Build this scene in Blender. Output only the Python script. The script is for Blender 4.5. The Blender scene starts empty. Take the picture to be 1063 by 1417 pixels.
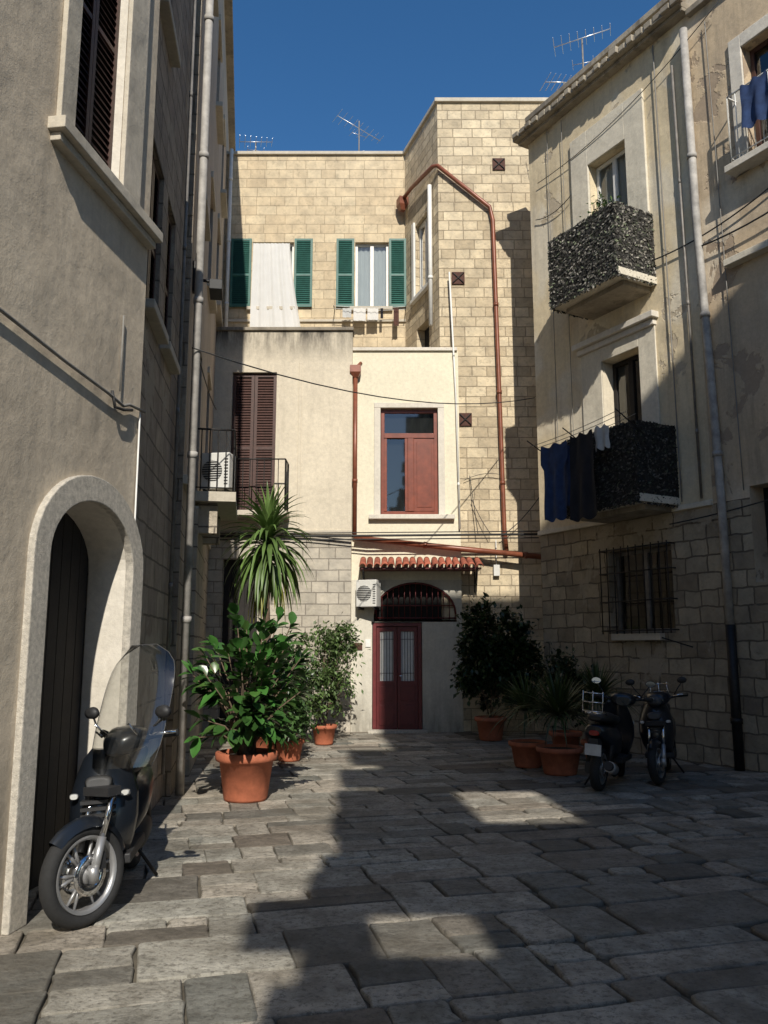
import bpy, math, random
from mathutils import Vector, Matrix
R=random.Random(7)
V=Vector
scene=bpy.context.scene
scene.view_settings.view_transform='Standard'; scene.view_settings.look='None'; scene.view_settings.exposure=0
# ------------------------------------------------------------------ helpers
def empty(name,loc=(0,0,0)):
    e=bpy.data.objects.new(name,None); e.location=loc; e.empty_display_size=.3
    bpy.context.collection.objects.link(e); return e
class MB:
    def __init__(s,name,parent=None,bevel=0):
        s.name=name;s.parent=parent;s.bevel=bevel;s.v=[];s.f=[];s.m=[];s.uv=[];s.c=[];s.s=[];s.mats=[];s.T=None
    def mi(s,m):
        if m not in s.mats: s.mats.append(m)
        return s.mats.index(m)
    def av(s,p):
        p=V(p)
        if s.T: p=s.T(p)
        s.v.append(p); return len(s.v)-1
    def face(s,idx,mat,uv=None,col=(1,1,1),smooth=False):
        s.f.append(idx);s.m.append(s.mi(mat));s.uv.append(uv);s.c.append(col);s.s.append(smooth)
    def poly(s,pts,mat,uv=None,col=(1,1,1),smooth=False):
        s.face([s.av(p) for p in pts],mat,uv,col,smooth)
    def box(s,F,u0,u1,k0,k1,z0,z1,mat,col=(1,1,1)):
        P=F.P if F else (lambda u,k,z:V((u,k,z)))
        c=[s.av(P(u,k,z)) for z in (z0,z1) for k in (k0,k1) for u in (u0,u1)]
        for q,uv in (((0,2,3,1),[(u0,k0),(u0,k1),(u1,k1),(u1,k0)]),((4,5,7,6),[(u0,k0),(u1,k0),(u1,k1),(u0,k1)]),
                  ((0,1,5,4),[(u0,z0),(u1,z0),(u1,z1),(u0,z1)]),((2,6,7,3),[(u0,z0),(u0,z1),(u1,z1),(u1,z0)]),
                  ((0,4,6,2),[(k0,z0),(k0,z1),(k1,z1),(k1,z0)]),((1,3,7,5),[(k0,z0),(k1,z0),(k1,z1),(k0,z1)])):
            s.face([c[i] for i in q],mat,uv,col)
    def loft(s,rings,mat,cap=True,closed=True,smooth=True,col=(1,1,1)):
        ix=[[s.av(p) for p in r] for r in rings]; n=len(ix[0])
        for a,b in zip(ix,ix[1:]):
            for i in range(n if closed else n-1):
                j=(i+1)%n; s.face([a[i],a[j],b[j],b[i]],mat,None,col,smooth)
        if cap and closed:
            s.face(list(reversed(ix[0])),mat,None,col); s.face(ix[-1],mat,None,col)
    def tube(s,pts,r,mat,seg=8,cap=True,col=(1,1,1)):
        pts=[V(p) for p in pts]; rings=[]; up=None
        for i,p in enumerate(pts):
            t=(pts[min(i+1,len(pts)-1)]-pts[max(i-1,0)]).normalized()
            if up is None: up=V((0,0,1)) if abs(t.z)<.9 else V((1,0,0))
            a=(up-t*up.dot(t)).normalized(); b=t.cross(a); up=a
            rr=r[i] if isinstance(r,(list,tuple)) else r
            rings.append([p+a*math.cos(2*math.pi*k/seg)*rr+b*math.sin(2*math.pi*k/seg)*rr for k in range(seg)])
        s.loft(rings,mat,cap,col=col)
    def lathe(s,prof,mat,seg=32,M=None,smooth=True):
        M=M or Matrix(); rings=[]
        for r,z in prof: rings.append([M@V((r*math.cos(2*math.pi*k/seg),r*math.sin(2*math.pi*k/seg),z)) for k in range(seg)])
        s.loft(rings,mat,False,smooth=smooth)
    def build(s):
        me=bpy.data.meshes.new(s.name); me.from_pydata([tuple(p) for p in s.v],[],s.f)
        for m in s.mats: me.materials.append(m)
        me.polygons.foreach_set('material_index',s.m); me.polygons.foreach_set('use_smooth',s.s)
        uvs=[];cs=[]
        for f,uv,c in zip(s.f,s.uv,s.c):
            for i in range(len(f)):
                uvs.extend(uv[i] if uv else (s.v[f[i]].x+s.v[f[i]].y,s.v[f[i]].z)); cs.extend((c[0],c[1],c[2],1))
        me.uv_layers.new(name='UVMap'); me.uv_layers['UVMap'].data.foreach_set('uv',uvs)
        me.color_attributes.new('Col','FLOAT_COLOR','CORNER'); me.color_attributes['Col'].data.foreach_set('color',cs)
        me.update(); o=bpy.data.objects.new(s.name,me); bpy.context.collection.objects.link(o)
        if s.parent: o.parent=s.parent
        if s.bevel:
            b=o.modifiers.new('bevel','BEVEL'); b.width=s.bevel; b.segments=2; b.limit_method='ANGLE'; b.angle_limit=math.radians(50)
        return o
class Frame:
    def __init__(s,o,d,n): s.o=V((*o,0)); s.d=V((*d,0)); s.n=V((*n,0)).normalized()
    def P(s,u,k,z): return s.o+s.d*u+s.n*k+V((0,0,z))
def wall(mb,F,u0,u1,z0,z1,holes,matf,depth=.3,revmat=None,k=0.0):
    if not callable(matf): mm=matf; matf=lambda u,z:mm
    bands=sorted({z0,z1}|{h[2] for h in holes}|{h[3] for h in holes}|set(getattr(mb,'cuts',[])))
    us=sorted({u0,u1}|{h[0] for h in holes}|{h[1] for h in holes}|set(getattr(mb,'ucuts',[])))
    us=[u for u in us if u0<=u<=u1]; bands=[z for z in bands if z0<=z<=z1]
    for a,b in zip(us,us[1:]):
        for c,d in zip(bands,bands[1:]):
            uc,zc=(a+b)/2,(c+d)/2
            if any(h[0]<uc<h[1] and h[2]<zc<h[3] for h in holes): continue
            mb.poly([F.P(a,k,c),F.P(b,k,c),F.P(b,k,d),F.P(a,k,d)],matf(uc,zc),[(a,c),(b,c),(b,d),(a,d)])
    for h in holes:
        rm=revmat or matf((h[0]+h[1])/2,h[3]+.01)
        a,b,c,d=h[:4]; rise=h[4] if len(h)>4 else 0
        q=lambda p0,p1,l0,l1:mb.poly([F.P(p0[0],k,p0[1]),F.P(p1[0],k,p1[1]),F.P(p1[0],k-depth,p1[1]),F.P(p0[0],k-depth,p0[1])],rm,[(p0[0],p0[1]),(p1[0],p1[1]),(p1[0]+l0,p1[1]+l1),(p0[0]+l0,p0[1]+l1)])
        if not rise:
            q((a,d),(b,d),0,depth); q((a,c),(a,d),depth,0); q((b,c),(b,d),depth,0)
        else:
            sp=d-rise; q((a,c),(a,sp),depth,0); q((b,c),(b,sp),depth,0)
            N=16; pts=[((a+b)/2-(b-a)/2*math.cos(math.pi*i/N),sp+rise*math.sin(math.pi*i/N)) for i in range(N+1)]
            for p0,p1 in zip(pts,pts[1:]):
                q(p0,p1,0,depth)
                mb.poly([F.P(p0[0],k,p0[1]),F.P(p1[0],k,p1[1]),F.P(p1[0],k,d),F.P(p0[0],k,d)],matf(p0[0],d),[p0,p1,(p1[0],d),(p0[0],d)])
        q((a,c),(b,c),0,-depth)
def prism(mb,poly,z0,z1,mat):
    n=len(poly); lo=[mb.av((x,y,z0)) for x,y in poly]; hi=[mb.av((x,y,z1)) for x,y in poly]
    for i in range(n):
        j=(i+1)%n; mb.face([lo[i],lo[j],hi[j],hi[i]],mat)
    mb.face(hi,mat); mb.face(lo[::-1],mat)
# ------------------------------------------------------------------ materials
def newmat(name):
    m=bpy.data.materials.new(name); m.use_nodes=True; nt=m.node_tree; return m,nt,nt.nodes['Principled BSDF']
def N(nt,t,**kw):
    n=nt.nodes.new(t)
    for k,v in kw.items(): setattr(n,k,v)
    return n
def noise(nt,coord,scale,detail=5,rough=.6,mscale=None,dist=0):
    L=nt.links; src=coord
    if mscale:
        mp=N(nt,'ShaderNodeMapping'); mp.inputs['Scale'].default_value=mscale; L.new(coord,mp.inputs[0]); src=mp.outputs[0]
    n=N(nt,'ShaderNodeTexNoise'); n.inputs['Scale'].default_value=scale; n.inputs['Detail'].default_value=detail
    n.inputs['Roughness'].default_value=rough; n.inputs['Distortion'].default_value=dist; L.new(src,n.inputs['Vector']); return n.outputs['Fac']
def ramp(nt,src,a,b,c0=(0,0,0,1),c1=(1,1,1,1)):
    r=N(nt,'ShaderNodeValToRGB'); r.color_ramp.elements[0].position=a; r.color_ramp.elements[1].position=b
    r.color_ramp.elements[0].color=c0; r.color_ramp.elements[1].color=c1; nt.links.new(src,r.inputs[0]); return r.outputs[0]
def mix(nt,fac,a,b,mode='MIX'):
    m=N(nt,'ShaderNodeMix',data_type='RGBA',blend_type=mode); L=nt.links
    for v,i in ((fac,0),(a,6),(b,7)):
        if isinstance(v,(int,float)): m.inputs[i].default_value=v
        elif isinstance(v,tuple): m.inputs[i].default_value=(*v[:3],1)
        else: L.new(v,m.inputs[i])
    return m.outputs[2]
def bump(nt,h,strength,dist,prev=None):
    b=N(nt,'ShaderNodeBump'); b.inputs['Strength'].default_value=strength; b.inputs['Distance'].default_value=dist
    nt.links.new(h,b.inputs['Height'])
    if prev: nt.links.new(prev,b.inputs['Normal'])
    return b.outputs[0]
def maths(nt,op,a,b=None):
    m=N(nt,'ShaderNodeMath',operation=op)
    for v,i in ((a,0),(b,1)):
        if v is None: continue
        if isinstance(v,(int,float)): m.inputs[i].default_value=v
        else: nt.links.new(v,m.inputs[i])
    return m.outputs[0]
def plaster(name,c1,c2,stain=(.12,.10,.08),streak=.35,peel=None,peelamt=.5,top=None,base=None,bumpd=.01,patch=None):
    m,nt,bs=newmat(name); tc=N(nt,'ShaderNodeTexCoord').outputs['Object']
    col=mix(nt,ramp(nt,noise(nt,tc,.9,5,.65),.35,.65),c1,c2)
    if patch: col=mix(nt,ramp(nt,noise(nt,tc,.55,3,.5,dist=.6),.52,.58),col,patch)
    st=ramp(nt,noise(nt,tc,1.6,5,.7,(2.6,2.6,.22)),.5,.78)
    col=mix(nt,maths(nt,'MULTIPLY',st,streak),col,stain)
    fn=noise(nt,tc,16,5,.8); b=bump(nt,fn,.35,bumpd*1.4); b=bump(nt,noise(nt,tc,2.2,2,.5),.5,.05,b)
    if peel:
        pm=ramp(nt,noise(nt,tc,1.3,6,.62,dist=.4),peelamt,peelamt+.02); col=mix(nt,pm,col,peel); b=bump(nt,pm,.6,-.012,b)
    sz=N(nt,'ShaderNodeSeparateXYZ'); nt.links.new(tc,sz.inputs[0])
    def zmask(z0,z1,amt):
        mr=N(nt,'ShaderNodeMapRange'); nt.links.new(sz.outputs[2],mr.inputs[0]); mr.inputs[1].default_value=z0; mr.inputs[2].default_value=z1
        n=ramp(nt,noise(nt,tc,3.2,4,.7,(1.5,1.5,.3)),.3,.62)
        return maths(nt,'MULTIPLY',maths(nt,'MULTIPLY',mr.outputs[0],n),amt)
    if top: col=mix(nt,zmask(top[0],top[1],.95),col,(.05,.045,.04))
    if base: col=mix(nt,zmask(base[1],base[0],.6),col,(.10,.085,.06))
    fine=ramp(nt,fn,.3,.75,(.82,.82,.82,1),(1.08,1.08,1.08,1)); col=mix(nt,1.0,col,fine,'MULTIPLY')
    nt.links.new(col,bs.inputs['Base Color']); bs.inputs['Roughness'].default_value=.92; nt.links.new(b,bs.inputs['Normal']); return m
def masonry(name,c1,c2,mortar,bw,bh,ms=.012,dirt=(.10,.08,.06),dirtamt=.5,bumpd=.02,warp=.02,spots=.3,remnant=None):
    m,nt,bs=newmat(name); uv=N(nt,'ShaderNodeTexCoord').outputs['UV']; tc=N(nt,'ShaderNodeTexCoord').outputs['Object']; L=nt.links
    nz=N(nt,'ShaderNodeTexNoise'); nz.inputs['Scale'].default_value=3.5; nz.inputs['Detail'].default_value=3; L.new(tc,nz.inputs['Vector'])
    sub=N(nt,'ShaderNodeVectorMath',operation='SUBTRACT'); L.new(nz.outputs['Color'],sub.inputs[0]); sub.inputs[1].default_value=(.5,.5,.5)
    sc=N(nt,'ShaderNodeVectorMath',operation='SCALE'); L.new(sub.outputs[0],sc.inputs[0]); sc.inputs['Scale'].default_value=warp*2
    ad=N(nt,'ShaderNodeVectorMath',operation='ADD'); L.new(uv,ad.inputs[0]); L.new(sc.outputs[0],ad.inputs[1])
    br=N(nt,'ShaderNodeTexBrick'); L.new(ad.outputs[0],br.inputs['Vector']); br.inputs['Scale'].default_value=1
    br.inputs['Brick Width'].default_value=bw; br.inputs['Row Height'].default_value=bh; br.inputs['Mortar Size'].default_value=ms; br.inputs['Mortar Smooth'].default_value=.3
    br.inputs['Color1'].default_value=(*c1,1); br.inputs['Color2'].default_value=(*c2,1); br.inputs['Mortar'].default_value=(*mortar,1); br.inputs['Bias'].default_value=0
    br.squash=.72; br.squash_frequency=3; br.offset=.45
    col=br.outputs['Color']
    col=mix(nt,maths(nt,'MULTIPLY',ramp(nt,noise(nt,tc,.8,5,.7),.45,.75),dirtamt),col,dirt)
    pn=noise(nt,tc,11,6,.75)
    pits=ramp(nt,pn,.53,.66); col=mix(nt,maths(nt,'MULTIPLY',pits,spots),col,tuple(x*.4 for x in c1))
    lt=ramp(nt,noise(nt,tc,4,3,.6),.3,.7,(.80,.80,.80,1),(1.14,1.13,1.10,1)); col=mix(nt,1.0,col,lt,'MULTIPLY')
    hgt=maths(nt,'SUBTRACT',1.0,br.outputs['Fac'])
    if remnant:
        rm=ramp(nt,noise(nt,tc,.75,5,.62,dist=.5),.55,.58); col=mix(nt,maths(nt,'MULTIPLY',rm,.8),col,remnant); hgt=maths(nt,'MAXIMUM',hgt,maths(nt,'MULTIPLY',rm,1.15))
    b=bump(nt,hgt,1.0,bumpd); b=bump(nt,pn,.8,-bumpd*1.6,b)
    L.new(col,bs.inputs['Base Color']); bs.inputs['Roughness'].default_value=.93; L.new(b,bs.inputs['Normal']); return m
def simple(name,c,rough=.5,metal=0,var=.15,scale=8,bumpd=0,attr=False,coat=0,transl=0):
    m,nt,bs=newmat(name); tc=N(nt,'ShaderNodeTexCoord').outputs['Object']
    n=noise(nt,tc,scale,4,.65); col=mix(nt,ramp(nt,n,.3,.7),tuple(x*(1-var) for x in c),tuple(min(1,x*(1+var)) for x in c))
    if attr:
        a=N(nt,'ShaderNodeVertexColor',layer_name='Col'); col=mix(nt,1.0,col,a.outputs[0],'MULTIPLY')
    nt.links.new(col,bs.inputs['Base Color']); bs.inputs['Roughness'].default_value=rough; bs.inputs['Metallic'].default_value=metal
    bs.inputs['Coat Weight'].default_value=coat
    if bumpd: nt.links.new(bump(nt,noise(nt,tc,scale*4,4,.7),.6,bumpd),bs.inputs['Normal'])
    if transl:
        tr=N(nt,'ShaderNodeBsdfTranslucent'); nt.links.new(col,tr.inputs[0]); mx=N(nt,'ShaderNodeMixShader'); mx.inputs[0].default_value=transl
        nt.links.new(bs.outputs[0],mx.inputs[1]); nt.links.new(tr.outputs[0],mx.inputs[2]); nt.links.new(mx.outputs[0],nt.nodes['Material Output'].inputs[0])
    return m
def glassy(name,tint=(.9,.95,.95),gl=.12):
    m,nt,bs=newmat(name); nt.nodes.remove(bs)
    t=N(nt,'ShaderNodeBsdfTransparent'); t.inputs[0].default_value=(*tint,1); g=N(nt,'ShaderNodeBsdfGlossy'); g.inputs['Roughness'].default_value=.03
    lw=N(nt,'ShaderNodeLayerWeight'); lw.inputs[0].default_value=.35; mx=N(nt,'ShaderNodeMixShader')
    f=maths(nt,'ADD',maths(nt,'MULTIPLY',lw.outputs['Fresnel'],.8),gl)
    nt.links.new(f,mx.inputs[0]); nt.links.new(t.outputs[0],mx.inputs[1]); nt.links.new(g.outputs[0],mx.inputs[2]); nt.links.new(mx.outputs[0],nt.nodes['Material Output'].inputs[0]); return m
M={}
M['pA']=plaster('plaster_beige',(.68,.58,.44),(.58,.49,.37),streak=.25,base=(0,1.2))
M['trimA']=plaster('limestone_trim',(.60,.54,.44),(.50,.45,.36),streak=.2)
M['archA']=simple('arch_limestone',(.50,.46,.39),.9,0,.28,30,.02)
M['white']=plaster('white_render',(.72,.67,.58),(.64,.59,.50),streak=.15)
M['pD']=plaster('plaster_cream_grey',(.72,.64,.50),(.63,.56,.44),streak=.22,top=(7.3,7.95))
M['pE']=plaster('plaster_cream_fresh',(.80,.74,.57),(.75,.69,.53),streak=.08,bumpd=.005)
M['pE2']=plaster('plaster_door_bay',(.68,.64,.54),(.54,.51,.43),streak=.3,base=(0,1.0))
M['pH']=plaster('plaster_ochre_weathered',(.76,.64,.43),(.66,.55,.37),streak=.40,peel=(.52,.44,.32),peelamt=.61,stain=(.22,.17,.12),patch=(.74,.66,.51))
M['pH2']=plaster('plaster_peeling_brown',(.64,.50,.33),(.54,.43,.30),streak=.5,peel=(.40,.31,.22),peelamt=.55,patch=(.70,.59,.44))
M['pHw']=plaster('plaster_pale_surround',(.74,.68,.55),(.66,.60,.48),streak=.25)
M['sF']=masonry('limestone_upper',(.66,.55,.38),(.57,.46,.31),(.46,.37,.25),.47,.235,.007,dirtamt=.10,bumpd=.012,warp=.006,spots=.4)
M['sG']=masonry('limestone_tower',(.72,.61,.43),(.50,.41,.28),(.36,.29,.20),.42,.215,.010,dirtamt=.10,bumpd=.022,warp=.012,spots=.5)
M['sD']=masonry('limestone_base',(.54,.49,.41),(.45,.41,.34),(.28,.25,.21),.44,.22,.010,dirtamt=.2,bumpd=.015,warp=.008)
M['sC']=masonry('old_stone_grey',(.46,.38,.29),(.34,.28,.22),(.19,.16,.12),.52,.27,.012,dirtamt=.4,bumpd=.03,warp=.02,remnant=(.44,.38,.29))
M['sC2']=masonry('old_stone_pale',(.56,.49,.39),(.46,.40,.31),(.19,.16,.13),.56,.29,.012,dirtamt=.3,bumpd=.035,warp=.015)
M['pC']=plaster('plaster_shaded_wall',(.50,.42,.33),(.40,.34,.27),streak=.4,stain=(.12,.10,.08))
M['sH']=masonry('rough_masonry',(.56,.48,.35),(.34,.28,.20),(.20,.165,.12),.40,.24,.014,dirtamt=.35,bumpd=.05,warp=.045,remnant=(.48,.41,.31))
M['concrete']=plaster('roof_concrete',(.40,.35,.27),(.22,.19,.15),streak=.8,stain=(.06,.05,.04))
M['int']=simple('dark_interior',(.012,.011,.010),.9)
M['brownsh']=simple('brown_shutter_paint',(.062,.026,.019),.5,0,.3,12,.002)
M['redwood']=simple('mahogany_wood',(.19,.045,.022),.35,0,.25,6,.001)
M['reddoor']=simple('oxblood_door_paint',(.13,.018,.018),.45,0,.2,10,.002)
M['green']=simple('green_shutter_paint',(.028,.120,.095),.5,0,.2,10,.001)
M['darkdoor']=simple('dark_garage_wood',(.016,.013,.011),.8,0,.3,9,.004)
M['iron']=simple('wrought_iron',(.022,.020,.019),.55,.4,.3,20,.001)
M['copper']=simple('brown_drainpipe_paint',(.21,.068,.036),.4,.1,.25,7)
M['greypipe']=simple('grey_drainpipe',(.36,.34,.31),.7,0,.35,5,.003)
M['greypipeD']=simple('zinc_pipe_old',(.20,.185,.165),.6,.2,.35,6,.003)
M['whitep']=simple('white_paint',(.72,.71,.67),.5,0,.08,9)
M['acw']=simple('air_conditioner_white',(.62,.61,.57),.45,0,.08,9)
M['acd']=simple('air_conditioner_grille',(.07,.07,.07),.6)
M['rust']=simple('rusty_plate',(.075,.028,.018),.8,0,.4,18,.004)
M['terracotta']=simple('terracotta_pot',(.42,.13,.065),.8,0,.22,9,.004)
M['tile']=simple('clay_roof_tile',(.33,.095,.055),.85,0,.4,7,.006,attr=True)
M['soil']=simple('potting_soil',(.045,.032,.022),.95,0,.4,30,.02)
M['cable']=simple('black_cable',(.03,.03,.03),.7)
M['cableg']=simple('grey_cable',(.22,.21,.19),.7)
M['glass']=glassy('window_glass',(.75,.8,.8),.10)
M['shield']=glassy('windshield_acrylic',(.84,.85,.84),.06)
M['cloth']=simple('white_sheet',(.80,.79,.76),.9,0,.04,4,0,transl=.25)
M['clothb']=simple('navy_cloth',(.022,.045,.12),.95,0,.3,8,.004)
M['clothk']=simple('black_cloth',(.014,.014,.018),.95,0,.3,8,.004)
M['clothw']=simple('pale_cloth',(.5,.5,.48),.95)
M['net']=simple('camouflage_net',(1,1,1),.85,0,.2,20,0,attr=True)
M['leafR']=simple('rubber_plant_leaf',(.045,.115,.030),.28,0,.25,5,0,attr=True,transl=.12)
M['leafY']=simple('yucca_leaf',(.10,.165,.05),.45,0,.25,5,0,attr=True,transl=.15)
M['leafS']=simple('shrub_leaf',(.085,.135,.045),.5,0,.25,5,0,attr=True,transl=.2)
M['leafD']=simple('dark_shrub_leaf',(.035,.070,.022),.4,0,.25,5,0,attr=True,transl=.12)
M['bark']=simple('bark',(.13,.09,.06),.95,0,.35,20,.01)
M['alu']=simple('aluminium',(.55,.56,.57),.35,.8,.1)
M['rubber']=simple('tyre_rubber',(.018,.018,.018),.85,0,.2,30,.002)
M['rim']=simple('alloy_rim_silver',(.36,.36,.36),.4,.6,.1)
M['sblack']=simple('scooter_paint_dark',(.010,.013,.018),.30,0,.2,3,0,coat=.25)
M['splastic']=simple('scooter_black_plastic',(.020,.020,.021),.6,0,.2,20,.001)
M['seatm']=simple('scooter_seat_vinyl',(.020,.019,.018),.5,0,.2,30,.001)
M['chrome']=simple('chrome',(.7,.7,.7),.12,1,.05)
M['lens']=simple('lamp_lens',(.5,.5,.48),.1,0,.1)
M['redlens']=simple('tail_lamp_red',(.3,.01,.01),.15)
M['blueglass']=simple('mirror_glass',(.65,.75,.85),.03,1,.02)
def paving():
    m,nt,bs=newmat('stone_paving'); tc=N(nt,'ShaderNodeTexCoord').outputs['Object']
    a=N(nt,'ShaderNodeVertexColor',layer_name='Col').outputs[0]
    col=mix(nt,ramp(nt,noise(nt,tc,3.5,6,.78),.40,.62),(1.14,1.08,.98),(.62,.58,.51)); col=mix(nt,1.0,col,a,'MULTIPLY')
    pn=noise(nt,tc,22,6,.82)
    pit=ramp(nt,pn,.51,.59); col=mix(nt,maths(nt,'MULTIPLY',pit,.62),col,(.085,.075,.06))
    col=mix(nt,maths(nt,'MULTIPLY',ramp(nt,noise(nt,tc,.8,5,.7),.47,.62),.55),col,(.14,.12,.09))
    b=bump(nt,pn,.9,-.022); b=bump(nt,noise(nt,tc,5,3,.6),.7,.035,b)
    nt.links.new(col,bs.inputs['Base Color']); nt.links.new(b,bs.inputs['Normal']); bs.inputs['Roughness'].default_value=.72
    return m
M['pave']=paving()
M['dirt']=simple('joint_dirt',(.11,.095,.07),.95,0,.35,6,.02)
# ------------------------------------------------------------------ frames (metres; u is y for side walls, x for frontal walls)
FA=Frame((-2.848,0),(.14,1),(1,-.14)); FB=Frame((-1.276,0),(-.12,1),(1,.12)); FC=Frame((-.773,0),(-.165,1),(1,.165))
FD=Frame((0,16.1),(1,0),(0,-1)); FE=Frame((0,16.25),(1,0),(0,-1)); FF=Frame((0,18.3),(1,0),(0,-1)); FG=Frame((0,16.35),(1,0),(0,-1))
FGs=Frame((6.683,0),(-.338,1),(-1,-.338)); FH=Frame((2.82,14.8),(.489,-.872),(-.872,-.489))
def shutter(mb,F,u0,u1,z0,z1,k,mat,t=.035,fw=.06,pitch=.055,mid=True):
    mb.box(F,u0,u0+fw,k,k+t,z0,z1,mat); mb.box(F,u1-fw,u1,k,k+t,z0,z1,mat)
    rails=[(z0,z0+fw*1.3),(z1-fw,z1)]
    if mid: zm=z0+(z1-z0)*.45; rails.append((zm,zm+fw))
    for a,b in rails: mb.box(F,u0+fw,u1-fw,k+.002,k+t-.002,a,b,mat)
    z=z0+fw*1.3
    while z<z1-fw-pitch*.5:
        P=F.P
        for o_ in (0,.006): mb.poly([P(u0+fw,k+.003,z+pitch*.9+o_),P(u1-fw,k+.003,z+pitch*.9+o_),P(u1-fw,k+t-.003,z+o_),P(u0+fw,k+t-.003,z+o_)],mat)
        z+=pitch
    mb.poly([F.P(u0+fw,k,z0),F.P(u1-fw,k,z0),F.P(u1-fw,k,z1),F.P(u0+fw,k,z1)],M['int'])
def casement(mb,F,u0,u1,z0,z1,k,mat,fw=.05,mull=1,curtain=None):
    t=.05
    mb.box(F,u0,u1,k,k+t,z0,z0+fw,mat); mb.box(F,u0,u1,k,k+t,z1-fw,z1,mat)
    mb.box(F,u0,u0+fw,k,k+t-.002,z0+fw,z1-fw,mat); mb.box(F,u1-fw,u1,k,k+t-.002,z0+fw,z1-fw,mat)
    for i in range(mull):
        c=u0+(u1-u0)*(i+1)/(mull+1); mb.box(F,c-fw*.7,c+fw*.7,k,k+t+.006,z0+fw,z1-fw,mat)
    P=F.P
    mb.poly([P(u0,k+.02,z0),P(u1,k+.02,z0),P(u1,k+.02,z1),P(u0,k+.02,z1)],M['glass'])
    if curtain:
        n=24; r0=[];r1=[]
        for i in range(n+1):
            u=u0+(u1-u0)*i/n; kk=k-.04+.015*math.sin(i*1.9); r0.append(P(u,kk,z0)); r1.append(P(u,kk,z1))
        mb.loft([r0,r1],curtain,False,False)
def back(mb,F,u0,u1,z0,z1,k): mb.poly([F.P(u0,k,z0),F.P(u1,k,z0),F.P(u1,k,z1),F.P(u0,k,z1)],M['int'])
def railing(mb,F,u0,u1,k0,k1,z0,h,mat,sp=.11,r=.008):
    for (a,b),(c,d) in (((u0,k0),(u0,k1)),((u0,k1),(u1,k1)),((u1,k1),(u1,k0))):
        L=(F.P(c,d,0)-F.P(a,b,0)).length; n=max(1,int(L/sp))
        for zz,rr in ((z0+h,.014),(z0+.06,.009)): mb.tube([F.P(a,b,zz),F.P(c,d,zz)],rr,mat,6)
        for i in range(n+1):
            t=i/n; u=a+(c-a)*t;k=b+(d-b)*t; mb.tube([F.P(u,k,z0),F.P(u,k,z0+h)],r if 0<i<n else .013,mat,5)
def pipe(parent,name,pts,r,mat):
    mb=MB(name,parent); mb.tube(pts,r,mat,12)
    pts=[V(p) for p in pts]
    for a,b in zip(pts,pts[1:]):
        L=(b-a).length
        if L<1: continue
        n=int(L/1.8)
        for i in range(1,n+1):
            c=a+(b-a)*(i/(n+.5)); d=(b-a).normalized()*.035; mb.tube([c-d,c+d],r*1.22,mat,12)
    mb.build()
def sag(a,b,s,n=12):
    a=V(a);b=V(b); return [a+(b-a)*(i/n)-V((0,0,s*4*(i/n)*(1-i/n))) for i in range(n+1)]
def wires(name,lst,parent=None):
    mb=MB(name,parent)
    for a,b,s,r,m in lst: mb.tube(sag(a,b,s),r,m,5)
    return mb.build()
def ac_unit(loc,rot,w=.62,h=.5,d=.26):
    e=empty('air_conditioner',loc); e.rotation_euler=(0,0,rot)
    mb=MB('casing',e,.015); mb.box(None,-w/2,w/2,-d/2,d/2,0,h,M['acw']); mb.build()
    mb=MB('fan_grille',e); cx=-w*.10; r=min(h*.36,w*.36)
    mb.poly([(cx+r*math.cos(a*math.pi/12),-d/2-.004,h/2+r*math.sin(a*math.pi/12)) for a in range(24)],M['acd'])
    for i in range(9):
        zz=-r+2*r*(i+.5)/9; hw=math.sqrt(max(0,r*r-zz*zz)); mb.tube([(cx-hw,-d/2-.012,h/2+zz),(cx+hw,-d/2-.012,h/2+zz)],.006,M['acw'],5)
    for i in range(9): mb.box(None,w*.33,w*.46,-d/2-.008,-d/2-.002,h*(.12+.085*i),h*(.15+.085*i),M['acd'])
    for i in range(10): mb.box(None,-w/2-.006,-w/2-.001,-d*.35,d*.35,h*(.12+.08*i),h*(.15+.08*i),M['acd'])
    mb.box(None,-w*.4,-w*.34,-d/2,d/2,-.05,-.001,M['iron']); mb.box(None,w*.34,w*.4,-d/2,d/2,-.05,-.001,M['iron']); mb.build()
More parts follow.
